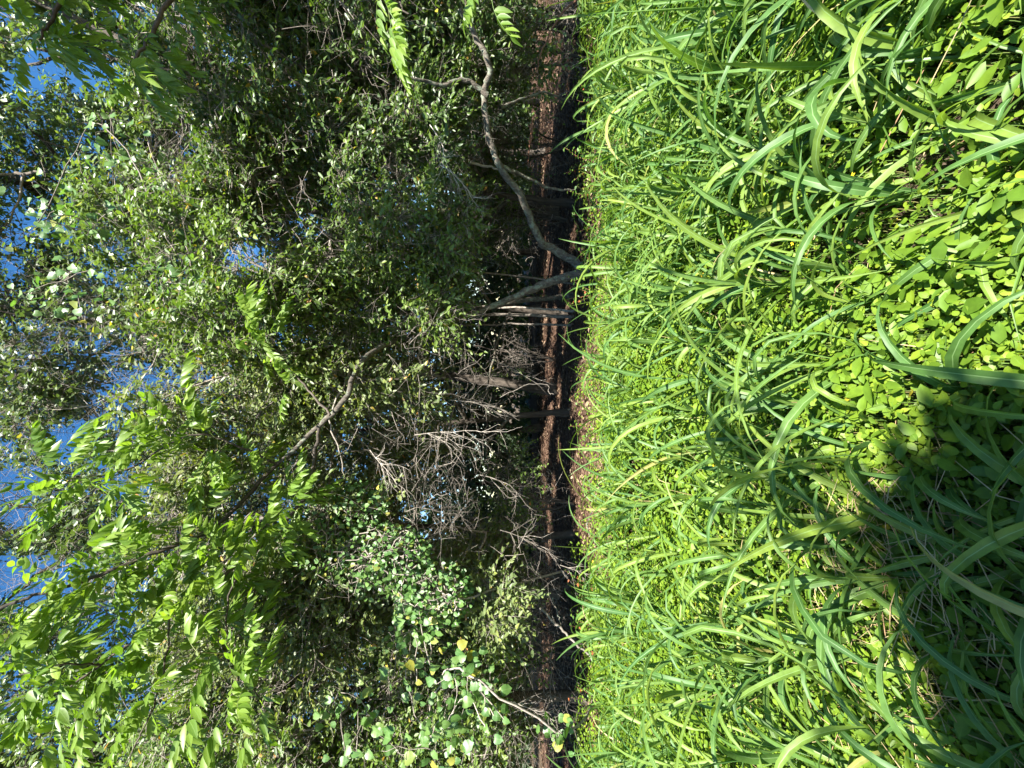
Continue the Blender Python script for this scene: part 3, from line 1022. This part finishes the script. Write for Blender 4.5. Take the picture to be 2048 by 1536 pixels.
# ------------------------------------------------------------------ leaf litter on the forest floor
LS = Soup()
n = 46000
y = 4.6 + rng.random(n) ** 1.4 * 12
x = rng.uniform(-1, 1, n) * (1.1 * y + 1)
keep = (y > EDGE(x) - .35 + rng.normal(0, .25, n))
x, y = x[keep], y[keep]
n = len(x)
pos = np.stack([x, y, gz(x, y) + .016 + rng.random(n) * .03], -1)
az = rng.random(n) * 6.283
place(LS, OAK, pos, np.stack([np.cos(az), np.sin(az), rng.normal(0, .25, n)], -1), norm(rng.normal(0, .4, (n, 3)) + [0, 0, 1]), rng.uniform(.05, .11, n), rng.random(n), rng.uniform(.8, 1.4, n))
az = rng.random(6000) * 6.283
xx = rng.uniform(-8, 8, 6000)
yy = EDGE(xx) + rng.random(6000) * 5
pp = np.stack([xx, yy, gz(xx, yy) + .03], -1)
dv = np.stack([np.cos(az), np.sin(az), rng.normal(0, .12, 6000)], -1) * rng.uniform(.05, .25, 6000)[:, None]
tubes(LS, np.stack([pp, pp + dv * .5 + rng.normal(0, .01, (6000, 3)), pp + dv], 1), np.array([[.002, .002, .001]]), 3)
LS.build('leaf_litter', m_litter, None, 'stuff')

# small leafy seedlings along the edge of the wood
SEED = [(1225, 215, 5.2), (1205, 265, 5.4), (1180, 330, 5.6), (1215, 345, 5.3), (1165, 400, 5.9), (1195, 450, 5.6), (1175, 510, 5.9), (1200, 540, 5.6), (1170, 590, 6.0), (1185, 760, 6.0),
        (1190, 850, 6.0), (1150, 200, 5.9), (1195, 1180, 5.7), (1215, 1260, 5.5), (1205, 1400, 5.5), (1225, 1470, 5.3), (1165, 1210, 6.0), (1130, 330, 6.2)]
for k, (ix, iy, d) in enumerate(SEED):
    p = at(ix, iy, d)
    b = np.array([p[0], p[1], float(gz(p[0], p[1]))])
    right = iy < 620
    t = thing('seedling', 'small leafy seedling with reddish shoots at the right edge of the grass' if right else 'small leafy seedling in shade at the left and middle edge of the grass', 'seedling', b,
              'seedlings at the right edge of the wood' if right else 'seedlings at the left edge of the wood')
    SS, LS = Soup(), Soup()
    for j in range(R.randint(3, 5)):
        h = R.uniform(.25, .6)
        lean = np.array([R.uniform(-.3, .3), R.uniform(-.35, .15), 0])
        q, r = smooth_line([b, b + lean * .4 + [0, 0, h * .55], b + lean + [0, 0, h]], [.004, .003, .0015], 6, .004)
        tubes(SS, q[None], r[None], 4)
        m = 16
        qq = q[np.linspace(3, len(q) - 1, m).astype(int)]
        az = np.arange(m) * 2.4 + R.random() * 6
        place(LS, OVATE, qq, norm(np.stack([np.cos(az), np.sin(az), rng.normal(.1, .3, m)], -1)), norm(rng.normal(0, .3, (m, 3)) + [.1, -.3, 1]), rng.uniform(.035, .065, m), np.where(rng.random(m) < .08, 1, rng.random(m) * .85))
    SS.build('stem', m_red, t)
    LS.build('foliage', m_seed, t, 'stuff')

# ------------------------------------------------------------------ ground cover: a carpet of small rounded leaves
LS = Soup()
SS = Soup()
n = 215000
y = .55 + (rng.random(n) ** .8) * 6.6
x = rng.uniform(-1, 1, n) * (.98 * y + .8)
keep = (y < EDGE(x) + .1 + rng.normal(0, .3, n) + np.where(rng.random(n) < .25, 2.2 * rng.random(n) ** 1.5, 0))
pn = np.stack([x * 1.5, y * 1.5, x * 0 + 3], -1)
den = vnoise(pn) * .6 + vnoise(pn * 2.6) * .4
keep &= (den + rng.normal(0, .08, n) > .27) & (rng.random(n) < np.clip(1.15 - .045 * y, .5, 1))
x, y = x[keep], y[keep]
n = len(x)
hh = .05 + .16 * vnoise(np.stack([x * 2.1, y * 2.1, x * 0 + 8], -1)) + rng.random(n) * .09
pos = np.stack([x, y, gz(x, y) + hh], -1)
az = rng.random(n) * 6.283
dv = norm(np.stack([np.cos(az), np.sin(az), rng.normal(-.15, .3, n)], -1))
nn = norm(rng.normal(0, .33, (n, 3)) + [.12, -.2, .95])
rv = np.clip(rng.normal(.5, .22, n), 0, .96)
rv = np.where(rng.random(n) < .006, .999, rv)
near = y < 2.6
sc = np.clip(.033 * np.exp(rng.normal(0, .28, n)), .016, .06)
other = rng.random(n) < .16
rv = np.where(other, rv * .35, rv)
k = other & ~near
place(LS, OAK, pos[other] + [0, 0, .03], dv[other], nn[other], sc[other] * 1.5, rv[other], rng.uniform(.8, 1.2, other.sum()))
near &= ~other
far_ = (y >= 2.6) & ~other
place(LS, BROAD, pos[near], dv[near], nn[near], sc[near] * .77, rv[near], rng.uniform(.9, 1.25, near.sum()))
place(LS, ROUND, pos[far_], dv[far_], nn[far_], sc[far_], rv[far_], rng.uniform(.85, 1.1, far_.sum()))
LS.build('ground_cover', m_cover, None, 'stuff')
near = (y < 3) & (rng.random(n) < .6)
q = pos[near]
tubes(SS, np.stack([q * [1, 1, 0] + np.stack([rng.normal(0, .02, len(q)), rng.normal(0, .02, len(q)), gz(q[:, 0], q[:, 1])], -1), q - [0, 0, .03], q], 1), np.array([[.0016, .0013, .001]]), 3)
SS.build('ground_cover_stems', m_stem, None, 'stuff')


# ------------------------------------------------------------------ tall broad bladed grass
def blade_mesh(L, w, e0, bend, twist, mat, rows=11, fold=.35, side=0.0, kink=2):
    t = np.linspace(0, 1, rows)
    ang = e0 - bend * t ** 1.6 - np.where(t > kink, 1.1, 0)
    ds = L / (rows - 1)
    y = np.concatenate([[0], np.cumsum(np.cos((ang[:-1] + ang[1:]) / 2) * ds)])
    z = np.concatenate([[0], np.cumsum(np.sin((ang[:-1] + ang[1:]) / 2) * ds)])
    x = side * t ** 2 * L
    wid = w * np.minimum(1, .45 + 2.2 * t) * np.clip(1 - t ** 2.4, 0, 1) ** .9 + .0004
    V, u = [], []
    for i in range(rows):
        nrm = np.array([0, -math.sin(ang[i]), math.cos(ang[i])])
        sd = np.array([1., 0, 0])
        a = twist * t[i]
        s2 = math.cos(a) * sd + math.sin(a) * nrm
        n2 = -math.sin(a) * sd + math.cos(a) * nrm
        c = np.array([x[i], y[i], z[i]])
        wav = 1 + .06 * math.sin(t[i] * 23 + L * 40)
        V += [c - s2 * wid[i] * wav + n2 * fold * wid[i], c - s2 * wid[i] * .22 + n2 * .02 * wid[i], c, c + s2 * wid[i] * .22 + n2 * .02 * wid[i], c + s2 * wid[i] * wav + n2 * fold * wid[i]]
        u += [1, .25, 0, .25, 1]
    q = []
    for i in range(rows - 1):
        a = i * 5
        for k in range(4):
            q.append((a + k, a + k + 1, a + k + 6, a + k + 5))
    S = Soup()
    S.add(np.array(V), np.array(q), R.random(), np.array(u))
    return S if mat is None else S.mesh('blade', mat)


BL = []
for i in range(36):
    L = .38 + .52 * (i % 12) / 11
    BL.append((L, blade_mesh(L, R.uniform(.010, .0195), math.radians(R.uniform(55, 88)), math.radians(R.uniform(30, 180)), R.uniform(-1.6, 1.6), m_blade, side=R.uniform(-.3, .3), kink=(R.uniform(.4, .75) if i % 6 == 5 else 2), fold=R.uniform(.2, .6))))
BLD = [blade_mesh(.4 + .1 * i, R.uniform(.004, .008), math.radians(R.uniform(40, 80)), math.radians(R.uniform(90, 170)), R.uniform(-2, 2), m_dry, side=R.uniform(-.3, .3)) for i in range(4)]
CU = []
for i in range(5):
    S = Soup()
    h = 1.0
    lx = R.uniform(-.15, .15)
    p, r = smooth_line([[0, 0, -.02], [lx * .3, 0, .4], [lx, .05, 1.0]], [.0045, .004, .0022], 6)
    tubes(S, p[None], r[None], 6, .3)
    CU.append((lx, S.mesh('stem', m_stem)))

pts = []
tries = 0
while len(pts) < 288 and tries < 60000:
    tries += 1
    y = .8 + (R.random() ** .85) * 5.5
    x = R.uniform(-1, 1) * (.98 * y + .35)
    if y > float(EDGE(np.array([x]))[0]) - .55 + R.gauss(0, .22):
        continue
    md = .14 + .05 * min(y, 3)
    if vnoise(np.array([[x * 1.1, y * 1.1, 17.]]))[0] < .3 and R.random() < .7:
        continue
    if all((x - a) ** 2 + (y - c) ** 2 > md * md for a, c in pts):
        pts.append((x, y))
pts.sort(key=lambda p: p[1])


def grass_label(x, y, look):
    if y < 1.75:
        z = 'in the dark shade at the lower left' if x < .05 else 'close by at the lower right'
    else:
        u = x / y
        side = 'far left' if u < -.5 else 'left' if u < -.15 else 'middle' if u < .2 else 'right' if u < .55 else 'far right'
        z = {'far left': 'at the far left', 'left': 'left of the middle', 'middle': 'in the middle', 'right': 'right of the middle', 'far right': 'at the far right'}[side]
        z = ('along the dark wood edge ' if y > 4.8 else 'in the sunny near grass ' if y < 3 else 'halfway to the wood ') + z
    return look + ' ' + z, 'broad bladed grass plants ' + z


for (x, y) in pts:
    b = np.array([x, y, float(gz(x, y))])
    dry = R.random() < .09
    ncul = 1 if R.random() < .55 else 2
    tall = R.random()
    look = ('tall ' if tall > .66 else 'low ' if tall < .33 else '') + ('twin stemmed ' if ncul == 2 else 'single stemmed ') + ('dry bladed ' if dry else '') + 'grass plant'
    lab, grp = grass_label(x, y, look)
    t = thing('grass_plant', lab, 'grass plant', b, grp)
    az0 = R.uniform(0, 6.283)
    for c in range(ncul):
        lx, sm = CU[R.randrange(5)]
        hs = (.1 + .36 * tall + R.uniform(0, .05)) * (.65 if y < 1.3 else .55 if y > 4.3 else 1)
        s = bpy.data.objects.new('stem', sm)
        COL.objects.link(s)
        s.parent = t
        off = Vector((R.uniform(-.05, .05), R.uniform(-.05, .05), 0)) * c
        s.location = off
        rz = R.uniform(0, 6.28)
        s.rotation_euler = (0, 0, rz)
        s.scale = (1, 1, hs)
        nb = R.randint(4, 7) if y < 4.5 else R.randint(3, 6)
        for k in range(nb):
            f = .1 + .9 * k / (nb - 1)
            L, me = BL[R.randrange(36)]
            if y < 1.4 and L > .6:
                L, me = BL[R.randrange(36) // 12 * 12 + R.randrange(5)]
            o = bpy.data.objects.new('blade', me)
            COL.objects.link(o)
            o.parent = t
            e = lx * f ** 1.7
            o.location = off + Vector((math.cos(rz) * e, math.sin(rz) * e, hs * f - .02))
            sc = R.uniform(.75, 1.12)
            o.scale = (sc, sc, sc)
            o.rotation_euler = (R.uniform(-.15, .15), R.uniform(-.15, .15), az0 + k * 2.6 + R.uniform(-.6, .6))
    if dry:
        o = bpy.data.objects.new('blade', BLD[R.randrange(4)])
        o['label'] = 'dry tan blade'
        COL.objects.link(o)
        o.parent = t
        o.location = (0, 0, .06)
        o.rotation_euler = (0, 0, R.uniform(0, 6.28))

# finer grass between the plants
S = Soup()
tpls = []
for i in range(14):
    q = blade_mesh(1.0, R.uniform(.008, .016), math.radians(R.uniform(50, 85)), math.radians(R.uniform(40, 150)), R.uniform(-1, 1), None, rows=6, side=R.uniform(-.3, .3))
    tpls.append((q.v[0].astype(float), q.f[0], q.u[0]))
n = 13000
y = .7 + rng.random(n) ** .8 * 5.7
x = rng.uniform(-1, 1, n) * (.98 * y + .6)
pr = np.where(x > .2 * y, 1.3, .13) * np.clip(vnoise(np.stack([x * 1.3, y * 1.3, x * 0 + 30], -1)) * 1.7 - .2, 0, 1)
k = (rng.random(n) < pr) & (y < EDGE(x) + .05 + rng.normal(0, .3, n))
x, y = x[k], y[k]
n = len(x)
for i, tp in enumerate(tpls):
    s = slice(i, None, 14)
    m = len(x[s])
    az = rng.random(m) * 6.283
    place(S, tp, np.stack([x[s], y[s], gz(x[s], y[s])], -1), np.stack([np.cos(az), np.sin(az), rng.normal(0, .1, m)], -1), norm(rng.normal(0, .12, (m, 3)) + [0, 0, 1]), rng.uniform(.22, .55, m), np.where(rng.random(m) < .03, 1, rng.random(m) * .88))
S.build('fine_grass', m_grass, None, 'stuff')

# more of the broad grass, past the first 285 plants
S = Soup()
tpls = []
for i in range(16):
    q = blade_mesh(1.0, R.uniform(.014, .025), math.radians(R.uniform(55, 88)), math.radians(R.uniform(30, 180)), R.uniform(-.8, .8), None, rows=9, side=R.uniform(-.25, .25))
    tpls.append((q.v[0].astype(float), q.f[0], q.u[0]))
n = 620
y = 2.0 + rng.random(n) ** .8 * 4.4
x = rng.uniform(-1, 1, n) * (.98 * y + .4)
k = (y < EDGE(x) - .7) & (rng.random(n) < np.where(x > .15 * y, .85, .1))
x, y = x[k], y[k]
for k in range(6):
    az = rng.random(len(x)) * 6.283
    hh = rng.uniform(0, .35, len(x))
    pz = np.stack([x + rng.normal(0, .04, len(x)), y + rng.normal(0, .04, len(x)), gz(x, y) + hh], -1)
    for i, tp in enumerate(tpls):
        m = len(x[i::16])
        place(S, tp, pz[i::16], np.stack([np.cos(az[i::16]), np.sin(az[i::16]), rng.normal(0, .1, m)], -1), norm(rng.normal(0, .12, (m, 3)) + [0, 0, 1]), rng.uniform(.35, .8, m), rng.random(m) * .95)
S.build('tall_grass', m_blade, None, 'stuff')

# dry straw lying in the shade at the lower left and between plants
S = Soup()
n = 2300
x = np.concatenate([rng.normal(-.75, .3, 700), rng.uniform(-4.5, 4.5, 1600)])
y = np.concatenate([rng.normal(1.25, .25, 700), rng.uniform(1, 5.8, 1600)])
az = rng.random(n) * 6.283
L = rng.uniform(.08, .3, n)
p = np.stack([x, y, gz(x, y) + rng.uniform(.02, .24, n)], -1)
d = np.stack([np.cos(az), np.sin(az), rng.normal(0, .15, n)], -1) * L[:, None]
tubes(S, np.stack([p, p + d * .5 + rng.normal(0, .015, (n, 3)), p + d], 1), np.array([[.0016, .0018, .0008]]), 3)
S.build('dry_straw', m_dry, None, 'stuff')

# tan seed stalks standing out of the grass
for (ix, iy, d, tx, ty, lab) in [(1215, 870, 5.2, 1170, 808, 'thin dry tan stalk leaning out of the grass at the middle of the edge'),
                                 (1290, 330, 3.6, 1210, 290, 'drooping tan seed head over the grass on the right'),
                                 (1470, 1390, 3.2, 1350, 1480, 'long dry tan stalk lying over the grass at the left')]:
    p = at(ix, iy, d)
    b = np.array([p[0], p[1], float(gz(p[0], p[1]))])
    e = at(tx, ty, d)
    t = thing('dry_stalk', lab, 'dry stalk', b)
    S = Soup()
    q, r = smooth_line([b, (b + e) / 2 + [0, 0, .05], e], [.004, .0035, .002], 7)
    tubes(S, q[None], r[None], 5)
    S.build('stem', m_dry, t)
    if 'seed head' in lab:
        S = Soup()
        for i in range(26):
            k = len(q) - 1 - i % 6
            dv = norm(rng.normal(0, .5, 3) + [-.1, -.2, -.5])
            tubes(S, np.array([[q[k], q[k] + dv * .05, q[k] + dv * .09 + [0, 0, -.03]]]), np.array([[.0012, .003, .001]]), 3)
        S.build('seed_head', m_dry, t)

# tiny yellow flowers in the ground cover
pm = None
for i in range(16):
    y = R.uniform(1.2, 4.2)
    x = R.uniform(-.9, .9) * y
    b = np.array([x, y, float(gz(x, y))])
    t = thing('yellow_flower', 'tiny yellow flower showing in the green ground cover', 'flower', b, 'tiny yellow flowers in the ground cover')
    S = Soup()
    tubes(S, np.array([[[0, 0, 0], [.01, 0, .12], [.01, .01, .23]]]), np.array([[.0015, .0012, .001]]) * 1.0, 3)
    o = bpy.data.objects.new('stem', S.mesh('stem', m_stem))
    COL.objects.link(o)
    o.parent = t
    S = Soup()
    a = np.arange(5) * 6.283 / 5
    place(S, OVATE, np.tile([[.01, .01, .23]], (5, 1)), np.stack([np.cos(a), np.sin(a), a * 0 + .3], -1), np.tile([[0, 0, 1.]], (5, 1)), .013, a / 7)
    o = bpy.data.objects.new('petals', S.mesh('petals', m_flower))
    COL.objects.link(o)
    o.parent = t

# ------------------------------------------------------------------ unseen tree added behind the viewer, crown shaped to shadow the lower left
b = np.array([3.6, -2.3, float(gz(3.6, -2.3)) - .03])
t = thing('added_shade_tree', 'unseen leafy tree added behind the viewer to shade the lower left grass', 'tree', b)
S = Soup()
p0 = limb(S, [b, b + [-.2, .1, 1.6], b + [-.7, .3, 3.2], b + [-1.6, .8, 4.3], b + [-2.4, 1.0, 4.6]], [.13, .11, .09, .06, .03], 9, 6, .012, True)
S.build('trunk', m_bark, t)
sh = np.array([TO_SUN.x, TO_SUN.y]) / TO_SUN.z
LS, TS = Soup(), Soup()
lobes = []
for (gx, gy, h, rr, nn_) in [(-.38, .86, 4.2, .32, 200), (-.55, .75, 4.2, .34, 190), (-.95, .5, 4.2, .36, 200), (-1.35, .48, 4.2, .38, 200), (-1.75, .48, 4.3, .38, 190), (-2.1, .45, 4.3, .38, 170), (-.9, .2, 4.2, .4, 170), (-.4, .4, 4.2, .4, 170), (-1.4, .15, 4.2, .4, 170), (-.75, .72, 4.1, .32, 180)]:
    lobes.append((np.array([gx + sh[0] * (h - .25), gy + sh[1] * (h - .25), h]), (rr, rr * .9, rr * .7), nn_))
crown(LS, TS, lobes, [p0], (BROAD,), twig=(.1, .2), nleaf=9, leaf=(.08, .11), gap=.05, droop=.2)
LS.build('crown', m_oak, t, 'stuff')
TS.build('twigs', m_twig, t, 'stuff')

b = np.array([5.6, .8, float(gz(5.6, .8)) - .03])  # another unseen tree, added sunward of the upper right leaves to darken them
t = thing('added_shade_tree', 'unseen tall tree added out to the right to shade the upper right leaves', 'tree', b)
S = Soup()
p0 = limb(S, [b, b + [-.1, 0, 2.2], b + [-.5, .1, 4.2], b + [-1.4, .3, 5.6], b + [-2.4, .5, 6.3]], [.15, .13, .1, .07, .03], 9, 6, .012, True)
S.build('trunk', m_bark, t)
LS, TS = Soup(), Soup()
lobes = []
for (ix, iy, d) in [(300, 60, 3.3), (120, 60, 3.2), (420, 160, 5.5), (300, 200, 5.8), (560, 60, 5.5), (0, 40, 3.2), (450, 20, 3.4), (600, 160, 5.6)]:
    c = at(ix, iy, d) + np.array(TO_SUN) * (2.9 if d < 4 else 5.2)
    if to_px(c)[2] < .1 or to_px(c)[0] < -250 or to_px(c)[1] < -350:
        lobes.append((c, (.75, .6, .5), 150))
crown(LS, TS, lobes, [p0], (BROAD, OVATE), twig=(.15, .3), nleaf=9, leaf=(.07, .1), gap=.36, droop=.2)
LS.build('crown', m_oak, t, 'stuff')
TS.build('twigs', m_twig, t, 'stuff')
